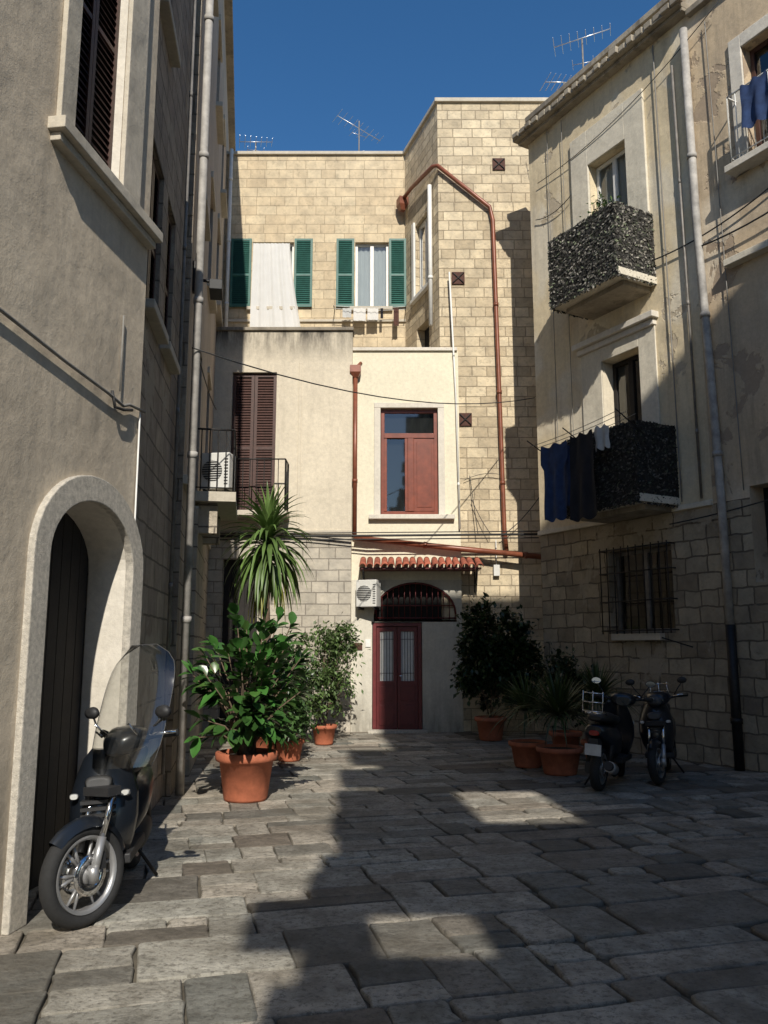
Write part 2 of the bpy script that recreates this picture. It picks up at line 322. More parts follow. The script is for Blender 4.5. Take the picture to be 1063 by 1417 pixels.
# ================================================================== GROUND
mb=MB('ground'); mb.poly([(-150,-150,-.03),(150,-150,-.03),(150,150,-.03),(-150,150,-.03)],M['dirt']); mb.build()
mb=MB('stone_pavement')
e1=V((.968,.252,0)); e2=V((-.252,.968,0)); s=-9.0
def slab(t,L,s,h):
    c=e1*(t+L/2)+e2*(s+h/2)
    if not(-4.4<c.x<10.5 and -2.5<c.y<16.6 and c.x<2.82+.561*(14.8-c.y)+.6): return
    rough=min(1,max(.1,(c.x+.2)/2.6)); g=.003+.007*rough
    j=lambda:R.uniform(-1,1)*(.010+.022*rough)
    cr=[e1*(t+a*L+(g if a==0 else -g)+j())+e2*(s+b*h+(g if b==0 else -g)+j()) for a,b in ((0,0),(1,0),(1,1),(0,1))]
    cut=.015+.045*rough; out=[]
    for i in range(4):
        p=cr[i];q0=(cr[i-1]-p);q1=(cr[(i+1)%4]-p)
        c0=cut*R.uniform(.3,1.9);out+= [p+q0.normalized()*c0, p+(q0.normalized()+q1.normalized())*c0*.28, p+q1.normalized()*c0]
        if R.random()<.6: out.append(p+q1*R.uniform(.4,.6)+q0.normalized()*R.uniform(-.003,.018))
    ctr=sum(out,V((0,0,0)))/len(out); tilt=(R.uniform(-.004,.004),R.uniform(-.004,.004)); z0=R.uniform(-.003,.003)
    def lv(p,zz): return V((p.x,p.y,zz+z0+tilt[0]*(p.x-ctr.x)/.3+tilt[1]*(p.y-ctr.y)/.3))
    rw=.007+.014*rough
    r0=[V((p.x,p.y,-.028)) for p in out]; r1=[lv(p,-.006-.004*rough) for p in out]
    r2=[lv(p+(ctr-p).normalized()*rw,-.001) for p in out]
    dk=R.random()
    v=R.uniform(.36,.52) if dk>.30 else R.uniform(.17,.30)
    if rough>.5: v*=R.uniform(.55,1.05)
    w=R.uniform(-.02,.02); col=(v+w,v*.965,v*.885-w*.5)
    a=[mb.av(p) for p in r0];b=[mb.av(p) for p in r1];d=[mb.av(p) for p in r2]; n=len(a)
    for x,y in ((a,b),(b,d)):
        for i in range(n): mb.face([x[i],x[(i+1)%n],y[(i+1)%n],y[i]],M['pave'],None,tuple(q*.8 for q in col),True)
    mb.face(d,M['pave'],None,col)
while s<20:
    h=R.choice([.24,.31,.38,.46,.56]); t=-12+R.random()
    while t<16:
        L=R.choice([.28,.36,.46,.58,.72,.95])*(h/.42)**.3; q=R.random()
        if q<.22 and h>.38:
            f=R.uniform(.4,.6); slab(t,L,s,h*f); slab(t,L,s+h*f,h*(1-f))
        elif q<.36 and L>.55 and h>.36:
            f=R.uniform(.4,.6); f2=R.uniform(.4,.6); slab(t,L,s,h*f); slab(t,L*f2,s+h*f,h*(1-f)); slab(t+L*f2,L*(1-f2),s+h*f,h*(1-f))
        else: slab(t,L,s,h)
        t+=L
    s+=h
mb.build()
# ================================================================== BUILDING A (left, arched doorway)
A=empty('plaster_house')
mb=MB('facade',A)
holes=[(5.12,5.84,4.99,7.6),(5.15,6.33,-.03,2.6,.42),(2.3,3.2,4.99,7.6),(1.6,2.9,-.03,2.6,.42)]
wall(mb,FA,-9,6.4,-.03,8.2,holes,M['pA'],.32,M['white']); mb.build()
mb=MB('core',A); a=FA.P
prism(mb,[(a(-9,-.5,0).x,-9),(a(6.4,-.5,0).x,6.35),(-9,6.35),(-9,-9)],0,8.1,M['pA'])
mb.poly([a(6.4,0,-.03),a(6.4,-.6,-.03),a(6.4,-.6,8.2),a(6.4,0,8.2)],M['sC']); mb.box(FA,-9,6.45,-.6,.1,8.2,8.3,M['trimA']); mb.build()
mb=MB('arch_surround',A,.008)
def archring(F,c,hi,ho,sp,ri,ro,k0,k1,mat,n=20):
    pr=[]
    for i in range(n+1):
        t=math.pi*i/n; pr.append(((c-hi*math.cos(t),sp+ri*math.sin(t)),(c-ho*math.cos(t),sp+ro*math.sin(t))))
    pr=[((c-hi,0),(c-ho,0))]+pr+[((c+hi,0),(c+ho,0))]
    rings=[[F.P(i[0],k0,i[1]),F.P(i[0],k1,i[1]),F.P(o[0],k1,o[1]),F.P(o[0],k0,o[1])] for i,o in pr]
    mb.loft(rings,mat,smooth=False)
archring(FA,5.74,.585,.77,2.18,.42,.60,-.02,.045,M['archA']); archring(FA,2.25,.645,.85,2.18,.42,.62,-.02,.045,M['archA']); mb.build()
mb=MB('garage_door',A)
for u0,u1 in ((5.15,6.33),(1.6,2.9)):
    n=9
    for i in range(n):
        w=(u1-u0)/n; mb.box(FA,u0+i*w+.004,u0+(i+1)*w-.004,-.36,-.325,0,2.62,M['darkdoor'])
    back(mb,FA,u0,u1,0,2.7,-.37)
mb.build()
mb=MB('window_trim',A,.006)
for u0,u1 in ((5.12,5.84),(2.3,3.2)):
    mb.box(FA,u0-.18,u0,0.002,.04,4.99,7.7,M['trimA']); mb.box(FA,u1,u1+.30,0.002,.04,4.99,7.7,M['trimA'])
mb.box(FA,4.86,6.42,-.02,.12,4.90,4.985,M['trimA']); mb.box(FA,4.9,6.40,-.02,.07,4.84,4.898,M['trimA'])
mb.box(FA,2.0,3.5,-.02,.12,4.90,4.985,M['trimA']); mb.build()
mb=MB('window_shutters',A)
shutter(mb,FA,5.125,5.475,5.0,7.6,-.10,M['brownsh'],fw=.04,pitch=.06); shutter(mb,FA,5.48,5.835,5.0,7.6,-.10,M['brownsh'],fw=.04,pitch=.06)
back(mb,FA,5.12,5.84,4.99,7.6,-.3); shutter(mb,FA,2.3,2.75,5,7.6,-.14,M['brownsh']); shutter(mb,FA,2.755,3.2,5,7.6,-.14,M['brownsh']); back(mb,FA,2.3,3.2,4.99,7.6,-.3); mb.build()
mb=MB('facade_cable',A)
mb.tube([a(2,.03,3.75),a(3.5,.03,3.55),a(4.5,.03,3.50),a(5.2,.03,3.45),a(5.8,.035,3.42),a(6.05,.03,3.40),a(6.15,.03,3.44),a(6.42,.03,3.46)],.013,M['cableg'],6)
mb.tube([a(5.86,.03,3.46),a(5.88,.05,3.34),a(6.02,.05,3.36),a(6.2,.03,3.41)],.012,M['cable'],6)
mb.tube([a(6.36,.02,3.46),a(6.37,.02,1.0)],.007,M['whitep'],5); mb.tube([a(6.0,.02,3.5),a(6.0,.02,4.1)],.006,M['cableg'],5)
mb.build()
# ================================================================== BUILDINGS B+C (left, old stone)
B=empty('old_stone_house')
mb=MB('facade',B); b=FB.P;c=FC.P
hB=[(6.9,7.6,4.6,6.2),(6.9,7.6,7.6,9.4),(7.9,8.5,4.6,6.2)]
wall(mb,FB,6.35,9.3,-.03,14.4,hB,M['sC'],.25)
mb.build()
mb=MB('core',B); prism(mb,[(b(6.35,-.4,0).x,6.42),(c(9.3,-.4,0).x,9.4),(c(22,-.4,0).x,22),(-12,22),(-12,6.42)],0,14.3,M['pC']); mb.build()
mb=MB('side_facade',B); mb.cuts=[3.45]
mb.poly([b(9.3,0,-.03),c(9.3,0,-.03),c(9.3,0,14.4),b(9.3,0,14.4)],M['sC'])
hC=[(10.0,10.9,7.4,9.2),(12.6,13.5,7.4,9.2),(15.2,16.1,8.2,9.9),(10.0,10.9,11.0,12.6),(13.2,14.1,11.0,12.6),(16.0,16.8,11.0,12.6),(11.1,12.0,3.66,5.9),(13.6,14.4,4.6,6.2)]
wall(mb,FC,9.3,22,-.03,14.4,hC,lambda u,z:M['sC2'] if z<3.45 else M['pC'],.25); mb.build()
mb=MB('windows',B)
for F_,hs,kk in ((FC,hC,-.1),(FB,hB,-.08)):
    for h in hs:
        back(mb,F_,h[0],h[1],h[2],h[3],-.25); m_=(h[0]+h[1])/2; shutter(mb,F_,h[0],m_,h[2],h[3],kk,M['brownsh']); shutter(mb,F_,m_+.01,h[1],h[2],h[3],kk,M['brownsh'])
mb.build()
mb=MB('sills_and_cornice',B,.01)
for h in hC:
    if h[2]!=3.66: mb.box(FC,h[0]-.12,h[1]+.12,-.02,.12,h[2]-.09,h[2]-.002,M['trimA']); mb.box(FC,h[0]-.1,h[1]+.1,-.02,.04,h[3]+.002,h[3]+.12,M['trimA'])
for h in hB: mb.box(FB,h[0]-.1,h[1]+.1,-.02,.1,h[2]-.09,h[2]-.002,M['trimA'])
mb.box(FC,9.3,22,-.1,.16,14.38,14.5,M['concrete']); mb.box(FB,6.4,9.29,-.1,.14,14.38,14.5,M['concrete'])
mb.box(FC,9.31,16.0,-.02,.05,3.45,3.56,M['trimA'])
mb.build()
mb=MB('stone_buttress',B)
mb.box(FC,10.75,12.9,-.05,.10,-.03,3.44,M['sC2']); mb.box(FC,10.9,11.1,.10,.34,3.1,3.5,M['sC2']); mb.box(FC,12.0,12.2,.10,.34,3.1,3.5,M['sC2'])
mb.box(FC,10.75,12.5,0.0,.58,3.51,3.64,M['trimA']); mb.build()
mb=MB('balcony_railing',B); railing(mb,FC,10.8,12.45,.0,.54,3.64,.86,M['iron'],.1); mb.build()
pipe(B,'drainpipe',[c(9.42,.09,0),c(9.42,.09,14.3)],.05,M['greypipe'])
pipe(B,'drainpipe_thin',[b(8.9,.05,0.3),b(8.9,.05,11)],.02,M['greypipeD'])
mb=MB('floodlight',B,.008); mb.tube([c(9.75,0,6.15),c(9.75,.26,6.12)],.02,M['iron']); mb.box(FC,9.6,9.95,.2,.36,5.97,6.10,M['splastic']); mb.tube([c(9.6,.02,6.3),c(9.6,.02,5.9)],.05,M['iron']); mb.build()
p=c(11.05,.32,3.70); ac_unit((p.x+.02,p.y-.05,p.z),math.radians(-9),.40,.5,.26)
# ================================================================== BUILDING D
D=empty('plaster_house')
mb=MB('facade',D); mb.cuts=[3.82]
hD=[(-3.07,-2.17,4.2,7.10),(-3.15,-2.45,-.03,3.3)]
wall(mb,FD,-4.2,-.64,-.03,7.98,hD,lambda u,z:M['pD'] if z>3.82 else M['sD'],.28,None)
mb.poly([FD.P(-.64,0,-.03),FD.P(-.64,-.3,-.03),FD.P(-.64,-.3,7.98),FD.P(-.64,0,7.98)],M['pD']); mb.build()
mb=MB('core',D); prism(mb,[(-4.2,16.45),(-.66,16.45),(-.66,18.25),(-4.2,18.25)],0,7.9,M['concrete']); mb.build()
mb=MB('coping_and_mouldings',D,.01); mb.box(FD,-4.2,-.62,-.35,.05,7.98,8.05,M['concrete']); mb.box(FD,-3.5,-.63,-.02,.035,3.78,3.86,M['trimA'])
mb.box(FD,-1.72,-1.66,.002,.02,3.9,7.3,M['pD']) ; mb.build()
mb=MB('balcony_door',D); shutter(mb,FD,-3.06,-2.63,4.22,7.08,-.10,M['brownsh'],mid=True); shutter(mb,FD,-2.62,-2.18,4.22,7.08,-.10,M['brownsh']); back(mb,FD,-3.07,-2.17,4.2,7.1,-.27)
for i in range(5): mb.box(FD,-3.15+i*.14,-3.015+i*.14,-.2,-.17,0,3.3,M['darkdoor'])
mb.build()
mb=MB('balcony',D,.008); mb.box(FD,-3.3,-1.86,0,.55,4.08,4.18,M['trimA']); mb.build()
mb=MB('balcony_railing',D); railing(mb,FD,-3.26,-1.9,.0,.51,4.18,1.0,M['iron'],.13); mb.build()
mb=MB('service_cables',D)
for dz,rr in ((0,.022),(-.07,.012),(.06,.01)): mb.tube([FD.P(-3.5,.06,3.74+dz),FD.P(-1.5,.06,3.74+dz),FD.P(-.3,.2,3.73+dz),FD.P(3.0,.2,3.76+dz)],rr,M['cable'],6)
mb.build()
# ================================================================== BUILDING E (cream, red window, red door)
E=empty('cream_house')
mb=MB('facade',E); mb.cuts=[2.9,2.95]
hE=[(-.07,1.09,4.2,6.39),(-.23,.74,-.03,2.08),(-.2,1.42,2.12,2.86,.62)]
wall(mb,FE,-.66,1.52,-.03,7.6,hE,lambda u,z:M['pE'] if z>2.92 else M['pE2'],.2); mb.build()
mb=MB('core',E); prism(mb,[(-.66,16.6),(1.5,16.6),(1.0,18.2),(-.66,18.2)],0,7.5,M['concrete']); mb.build()
mb=MB('coping_and_sill',E,.008); mb.box(FE,-.68,1.5,-.3,.05,7.6,7.67,M['white']); mb.box(FE,-.3,1.4,-.02,.12,4.10,4.19,M['white'])
mb.box(FE,-.2,-.07,.002,.03,4.2,6.39,M['white']); mb.box(FE,1.09,1.22,.002,.03,4.2,6.39,M['white']); mb.box(FE,-.2,1.22,.002,.03,6.393,6.5,M['white'])
mb.box(FE,-.30,.82,.002,.25,-.03,.05,M['archA']); mb.build()
mb=MB('window',E,.004)
casement(mb,FE,-.06,1.08,4.21,6.38,-.13,M['redwood'],.07,0)
mb.box(FE,-.0,1.02,-.12,-.05,5.78,5.88,M['redwood']); mb.box(FE,.48,.60,-.12,-.055,4.28,5.78,M['redwood'])
mb.box(FE,.60,1.01,-.115,-.07,4.28,5.78,M['redwood']); mb.box(FE,.66,.96,-.072,-.06,4.36,5.70,M['redwood'])
mb.box(FE,.0,.06,-.115,-.065,4.28,5.78,M['redwood']); mb.box(FE,.42,.478,-.115,-.062,4.28,5.78,M['redwood'])
back(mb,FE,-.07,1.09,4.2,6.39,-.19); mb.build()
mb=MB('front_door',E,.003)
mb.box(FE,-.22,-.15,-.14,-.03,0.0,2.07,M['reddoor']); mb.box(FE,.66,.73,-.14,-.03,0,2.07,M['reddoor']); mb.box(FE,-.15,.66,-.14,-.032,2.0,2.07,M['reddoor'])
for x0 in (-.145,.26):
    x1=x0+.395
    mb.box(FE,x0,x1,-.12,-.07,.02,.95,M['reddoor']); mb.box(FE,x0,x0+.07,-.12,-.07,.95,1.99,M['reddoor']); mb.box(FE,x1-.07,x1,-.12,-.07,.95,1.99,M['reddoor']); mb.box(FE,x0+.07,x1-.07,-.12,-.072,1.9,1.99,M['reddoor'])
    mb.box(FE,x0+.06,x1-.06,-.07,-.055,.12,.5,M['reddoor']); mb.box(FE,x0+.06,x1-.06,-.07,-.055,.58,.85,M['reddoor'])
    mb.poly([FE.P(x0+.07,-.1,.95),FE.P(x1-.07,-.1,.95),FE.P(x1-.07,-.1,1.9),FE.P(x0+.07,-.1,1.9)],M['whitep'])
    for i in range(5): mb.tube([FE.P(x0+.09+i*.054,-.075,.95),FE.P(x0+.09+i*.054,-.075,1.9)],.006,M['iron'],5)
    for zz in (1.1,1.75): mb.tube([FE.P(x0+.07,-.075,zz),FE.P(x1-.07,-.075,zz)],.006,M['iron'],5)
mb.tube([FE.P(.30,-.05,1.05),FE.P(.30,-.02,1.05),FE.P(.36,-.02,1.05)],.01,M['chrome']); mb.build()
mb=MB('transom_grille',E); back(mb,FE,-.2,1.42,2.1,2.9,-.16)
for i in range(15):
    u=-.15+i*.11; hh=2.24+.62*math.sqrt(max(0,1-((u-.61)/.81)**2)); mb.tube([FE.P(u,-.04,2.13),FE.P(u,-.04,hh)],.008,M['reddoor'],5)
for zz in (2.16,2.40): mb.tube([FE.P(-.19,-.04,zz),FE.P(1.41,-.04,zz)],.012,M['reddoor'],5)
mb.tube([FE.P(.61-.79*math.cos(t*math.pi/16),-.04,2.24+.60*math.sin(t*math.pi/16)) for t in range(17)],.018,M['reddoor'],6)
mb.box(FE,-.2,1.42,-.1,-.0,2.085,2.12,M['reddoor']); mb.build()
mb=MB('tiled_canopy',E)
n=17
for i in range(n):
    u=-.42+i*2.24/(n-1)+R.uniform(-.012,.012); rings=[]
    sh=R.uniform(.7,1.25); kx=R.uniform(-.03,.03)
    for t in range(5):
        k=.02+t/4*(.58+kx); z=3.30-.20*t/4; rr=.058+.012*t/4
        rings.append([FE.P(u+rr*math.cos(math.pi*q/8),k,z+rr*math.sin(math.pi*q/8)) for q in range(9)]+[FE.P(u+(rr-.012)*math.cos(math.pi*q/8),k,z+(rr-.012)*math.sin(math.pi*q/8)) for q in range(8,-1,-1)])
    mb.loft(rings,M['tile'],col=(sh,sh,sh))
mb.box(FE,-.47,1.86,0,.5,3.07,3.10,M['reddoor']); mb.build()
for u in (-.4,1.78):
    mb=MB('canopy_bracket',E); mb.tube([FE.P(u,0,2.7),FE.P(u,.48,3.06)],.015,M['iron']); mb.tube([FE.P(u,.01,2.65),FE.P(u,.01,3.06)],.015,M['iron']); mb.build()
pipe(E,'drainpipe',[FE.P(-.58,.09,7.1),FE.P(-.58,.09,3.75)],.045,M['copper'])
pipe(E,'waste_pipe',[FE.P(-.58,.12,3.72),FE.P(1.5,.14,3.50),FE.P(3.4,.2,3.30)],.055,M['copper'])
mb=MB('rain_hopper',E); mb.loft([[FE.P(-.58+x*w,.09+y*w,z) for x,y in ((-1,-1),(1,-1),(1,1),(-1,1))] for w,z in ((.05,7.0),(.11,7.10),(.11,7.24))],M['copper'],smooth=False); mb.tube([FE.P(-.58,.09,7.2),FE.P(-.47,.0,7.35)],.035,M['copper']); mb.build()
p=FE.P(-.30,.20,2.36); ac_unit((p.x,p.y,p.z),math.radians(-20),.42,.52,.26)
mb=MB('house_plates',E,.002); mb.box(FE,-.58,-.42,.003,.03,1.55,1.68,M['rust']); mb.box(FE,-.36,-.26,.003,.02,1.6,1.75,M['whitep']); mb.build()
# ================================================================== F upper limestone
Fh=empty('limestone_house')
mb=MB('facade',Fh)
hF=[(-3.10,-2.13,9.43,11.06),(-.68,.11,9.43,11.06)]
wall(mb,FF,-5,.497,-.03,13.3,hF,M['sF'],.22); mb.build()
mb=MB('core',Fh); prism(mb,[(-5,18.7),(1.0,18.7),(1.0,26),(-5,26)],0,13.2,M['sF']); mb.build()
mb=MB('coping',Fh,.008); mb.box(FF,-5,.45,-.4,.06,13.3,13.38,M['trimA']); mb.box(FF,-3.2,-2.0,0.0,.10,9.34,9.42,M['trimA']); mb.box(FF,-.8,.2,0.0,.10,9.34,9.42,M['trimA']); mb.box(FF,-3.9,.5,.001,.05,9.06,9.12,M['trimA']); mb.build()
mb=MB('green_shutters',Fh)
for u0,u1 in ((-3.60,-3.12),(-2.11,-1.68),(-1.12,-.70),(.12,.52)): shutter(mb,FF,u0,u1,9.42,11.12,.03,M['green'],fw=.05,pitch=.05)
mb.build()
mb=MB('windows',Fh,.003); casement(mb,FF,-3.1,-2.13,9.43,11.06,-.14,M['whitep'],.05,1,M['cloth']); casement(mb,FF,-.68,.11,9.43,11.06,-.14,M['whitep'],.06,1,M['cloth'])
for h in hF: back(mb,FF,*h,-.21)
mb.build()
pipe(Fh,'white_drainpipe',[FF.P(-3.66,.09,7.9),FF.P(-3.66,.09,13.4)],.045,M['whitep'])
mb=MB('hanging_sheet')
rows=[]
for j in range(15):
    t=j/14; z=11.0-2.15*t; u0=-3.08-.02*t; u1=-2.22+.30*t**1.3; rows.append([FF.P(u0+(u1-u0)*i/30,.06+.06*t+.016*math.sin(i*.85+t*1.3)*(.3+t)+.012*math.sin(i*2.1+1),z+.03*math.sin(i*.3)*t) for i in range(31)])
mb.loft(rows,M['cloth'],False,False); mb.build()
mb=MB('laundry_rack')
for k in (.25,.4): mb.tube(sag(FF.P(-1.15,k,9.30),FF.P(.5,k,9.28),.04),.006,M['whitep'],5)
for u in (-1.15,.5): mb.tube([FF.P(u,0,9.35),FF.P(u,.42,9.29)],.01,M['iron'],5)
for u0,w,L,m in ((-.95,.2,.22,'clothw'),(-.7,.28,.30,'cloth'),(-.38,.25,.28,'cloth'),(-.08,.06,.25,'clothk'),(.22,.12,.42,'rust')):
    mb.loft([[FF.P(u0+w*i/6,.3+.015*math.sin(i*2+t),9.28-L*t) for i in range(7)] for t in (0,.33,.66,1)],M[m],False,False)
mb.build()
# ================================================================== G tower
G=empty('limestone_tower_house')
mb=MB('facade',G); wall(mb,FG,1.157,4.6,-.03,13.3,[],M['sG'])
hG=[(16.85,17.65,9.35,11.1),(16.9,17.6,7.9,8.6)]
wall(mb,FGs,16.35,18.3,-.03,13.3,hG,M['sG'],.2); mb.build()
mb=MB('core',G); prism(mb,[(1.35,16.7),(4.6,16.7),(4.6,26),(.9,26),(.9,18.6)],0,13.2,M['sG']); mb.build()
mb=MB('coping',G,.008); mb.box(FG,1.10,4.6,-.4,.06,13.3,13.39,M['trimA'])
mb.box(FGs,16.30,18.35,-.4,.05,13.302,13.392,M['trimA']); mb.build()
mb=MB('windows',G,.004)
for h in hG: back(mb,FGs,*h,-.19)
casement(mb,FGs,16.86,17.64,9.36,11.09,-.14,M['whitep'],.06,1)
mb.box(FGs,16.70,16.85,.002,.05,9.35,11.2,M['whitep']); mb.box(FGs,17.65,17.78,.002,.05,9.35,11.2,M['whitep']); mb.box(FGs,16.7,17.78,-.02,.09,9.26,9.345,M['whitep']); mb.build()
pipe(G,'drainpipe',[FGs.P(18.1,.14,12.0),FGs.P(17.6,.12,12.0),FGs.P(16.4,.10,11.80),FG.P(1.14,.1,11.75),FG.P(2.24,.09,10.80),FG.P(2.30,.09,10.5),FG.P(2.39,.09,3.9),FG.P(2.42,.12,3.45)],.045,M['copper'])
pipe(G,'white_drainpipe',[FGs.P(16.62,.08,11.5),FGs.P(16.62,.08,8.3)],.045,M['whitep'])
pipe(G,'thin_white_pipe',[FG.P(1.36,.16,9.3),FG.P(1.46,.16,6.6),FG.P(1.5,.16,3.9)],.018,M['whitep'])
mb=MB('rain_hopper',G); mb.loft([[FGs.P(18.1+x*w,.14+y*w,z) for x,y in ((-1,-1),(1,-1),(1,1),(-1,1))] for w,z in ((.05,11.72),(.11,11.85),(.11,12.03))],M['copper'],smooth=False); mb.build()
mb=MB('iron_tie_plates',G,.004)
for x,z in ((2.33,11.70),(1.42,9.10),(1.52,6.04)):
    s_=.27; mb.box(FG,x,x+s_,.002,.03,z,z+s_,M['rust']); mb.tube([FG.P(x+.02,.04,z+.02),FG.P(x+s_-.02,.04,z+s_-.02)],.014,M['iron'],5); mb.tube([FG.P(x+.02,.04,z+s_-.02),FG.P(x+s_-.02,.04,z+.02)],.014,M['iron'],5)
mb.build()
mb=MB('meter_box',G,.006); mb.box(FG,2.16,2.28,.002,.10,2.98,3.2,M['acw']); mb.tube([FG.P(2.22,.06,3.2),FG.P(2.22,.06,3.7)],.012,M['whitep'],6); mb.build()
wires('facade_cables',[(FG.P(1.72,.06,5.0),FG.P(1.85,.2,3.8),.0,.008,M['cable']),(FG.P(1.6,.06,4.9),FG.P(2.4,.1,5.0),-.08,.006,M['cable']),
  (FG.P(1.75,.1,4.5),FG.P(2.1,.2,3.8),.05,.007,M['cable']),(FG.P(2.3,.15,3.75),FG.P(3.2,.15,4.7),.1,.009,M['cable'])],G)
# ================================================================== H right building
Hh=empty('weathered_apartment_building')
mb=MB('facade',Hh); mb.cuts=[3.6]; mb.ucuts=[3.75]
hH=[(1.62,2.5,7.35,9.95),(1.72,2.55,3.8,6.32),(1.66,2.96,1.81,3.12),(4.75,5.65,8.3,10.1),(4.35,5.35,2.45,3.75),(6.6,7.6,8.3,10.1),(6.6,7.6,4.2,6.2)]
def hm(u,z):
    if z<3.6: return M['sH']
    return M['pH'] if u<3.75 else M['pH2']
wall(mb,FH,0,13,-.03,11.75,hH,hm,.3)
mb.poly([FH.P(0,0,-.03),FH.P(0,-3,-.03),FH.P(0,-3,11.75),FH.P(0,0,11.75)],M['pH']); mb.build()
hp=FH.P
mb=MB('core',Hh); prism(mb,[tuple(hp(.02,-.4,0)[:2]),tuple(hp(13,-.4,0)[:2]),tuple(hp(13,-8,0)[:2]),tuple(hp(.02,-8,0)[:2])],0,11.7,M['pH']); mb.build()
mb=MB('roof_cornice',Hh,.01); mb.box(FH,-.12,3.9,-.1,.16,11.28,11.34,M['concrete']); mb.box(FH,-.16,3.9,-.1,.26,11.34,11.44,M['concrete']); mb.box(FH,-.02,13,-.4,.05,11.75,11.86,M['concrete'])
mb.box(FH,3.9,13,-.1,.10,11.2,11.3,M['concrete'])
for i in range(22):
    u=-.1+i*.185; mb.box(FH,u,u+R.uniform(.12,.18),.2,R.uniform(.27,.32),11.36+R.uniform(-.01,.01),11.442+R.uniform(0,.03),M['concrete'])
mb.build()
mb=MB('trim',Hh,.008)
mb.box(FH,1.2,1.62,.002,.05,8.3,10.62,M['pHw']); mb.box(FH,2.5,2.92,.002,.05,8.3,10.62,M['pHw']); mb.box(FH,1.62,2.5,.002,.05,9.95,10.62,M['pHw'])
mb.box(FH,1.15,2.97,-.02,.15,6.66,6.76,M['white']); mb.box(FH,1.2,2.92,-.02,.08,6.56,6.655,M['white'])
mb.box(FH,1.25,1.72,.002,.03,3.85,6.56,M['pHw']); mb.box(FH,2.55,2.9,.002,.03,3.85,6.56,M['pHw']); mb.box(FH,1.72,2.55,.002,.03,6.32,6.56,M['pHw'])
mb.box(FH,-.02,3.75,-.02,.05,3.58,3.66,M['pHw']); mb.box(FH,1.75,2.75,-.02,.10,1.70,1.805,M['trimA'])
mb.box(FH,4.55,4.75,.002,.04,8.2,10.3,M['white']); mb.box(FH,5.65,5.85,.002,.04,8.2,10.3,M['white']); mb.box(FH,4.75,5.65,.002,.04,10.1,10.3,M['white']); mb.box(FH,4.5,5.9,-.02,.25,8.2,8.3,M['white'])
mb.box(FH,4.3,5.5,-.02,.15,6.9,7.0,M['pHw'])
mb.build()
mb=MB('windows',Hh,.003)
casement(mb,FH,1.63,2.49,7.36,9.94,-.2,M['whitep'],.06,1,M['cloth']); casement(mb,FH,1.73,2.54,3.8,6.31,-.27,M['darkdoor'],.07,1)
casement(mb,FH,4.76,5.64,8.31,10.09,-.2,M['brownsh'],.06,1); casement(mb,FH,1.67,2.95,1.82,3.11,-.2,M['greypipeD'],.06,1)
for h in hH: back(mb,FH,*h,-.29)
mb.build()
mb=MB('window_grille',Hh)
for i in range(10): mb.tube([hp(1.62+i*.153,.14,1.8),hp(1.62+i*.153,.14,3.16)],.010,M['iron'],5)
for z in (1.85,2.3,2.75,3.12): mb.tube([hp(1.6,0,z),hp(1.6,.14,z),hp(3.02,.14,z),hp(3.02,0,z)],.012,M['iron'],5)
mb.build()
def net(mb,F,u0,u1,k0,k1,z0,z1,sc=1,dens=2600):
    for (a,b_),(c_,d) in (((u0,k0),(u0,k1)),((u0,k1),(u1,k1)),((u1,k1),(u1,k0))):
        A0=F.P(a,b_,0);B0=F.P(c_,d,0);L=(B0-A0).length; dr=(B0-A0).normalized(); nn=V((dr.y,-dr.x,0))
        mb.poly([A0+V((0,0,z0)),B0+V((0,0,z0)),B0+V((0,0,z1)),A0+V((0,0,z1))],M['net'],None,(.03,.028,.025))
        for i in range(int(dens*L*(z1-z0))):
            p=A0+dr*R.uniform(-.01,L+.01)+V((0,0,R.uniform(z0-.03,z1+.01)))+nn*R.uniform(-.02,.02)
            q=R.random(); v=R.choice([.02,.03,.05,.08,.15,.30])*sc
            col=(v,v*.93,v*.80) if q>.2 else (v*.7,v*.8,v*.5)
            an=R.gauss(.2,.7); d1=(dr*math.cos(an)+V((0,0,1))*math.sin(an)+nn*R.gauss(0,.25)).normalized(); d2=(V((0,0,1))*math.cos(an)-dr*math.sin(an)+nn*R.gauss(0,.45)).normalized()
            l=R.uniform(.02,.04); w=R.uniform(.010,.02)
            mb.poly([p-d1*l,p+d2*w,p+d1*l,p-d2*w],M['net'],None,col)
for (u0,u1,z0,z1,sc) in ((1.45,2.95,7.32,8.38,1.2),(1.6,3.15,3.78,4.85,.5)):
    mb=MB('balcony_slab',Hh,.01); mb.box(FH,u0-.03,u1+.03,-.02,.82,z0-.12,z0,M['pHw']); mb.box(FH,u0+.1,u1-.1,-.02,.6,z0-.2,z0-.122,M['concrete']); mb.build()
    mb=MB('balcony_railing',Hh); railing(mb,FH,u0,u1,0,.78,z0,z1-z0,M['iron'],.14); mb.build()
    mb=MB('balcony_camouflage_net',Hh); net(mb,FH,u0-.01,u1+.01,.02,.835,z0-.12,z1,sc); mb.build()
mb=MB('window_railing',Hh); railing(mb,FH,4.62,5.8,0,.24,8.3,1.0,M['whitep'],.12); mb.build()
pipe(Hh,'drainpipe',[hp(3.85,.10,11.0),hp(3.86,.10,7.8),hp(3.93,.10,5.6),hp(3.97,.10,3.6),hp(3.98,.10,1.9)],.058,M['greypipe'])
pipe(Hh,'drainpipe_lower',[hp(3.98,.10,1.9),hp(3.98,.10,0)],.065,M['iron'])
pipe(Hh,'thin_pipe',[hp(3.55,.05,10.6),hp(3.6,.05,3.7)],.018,M['greypipeD'])
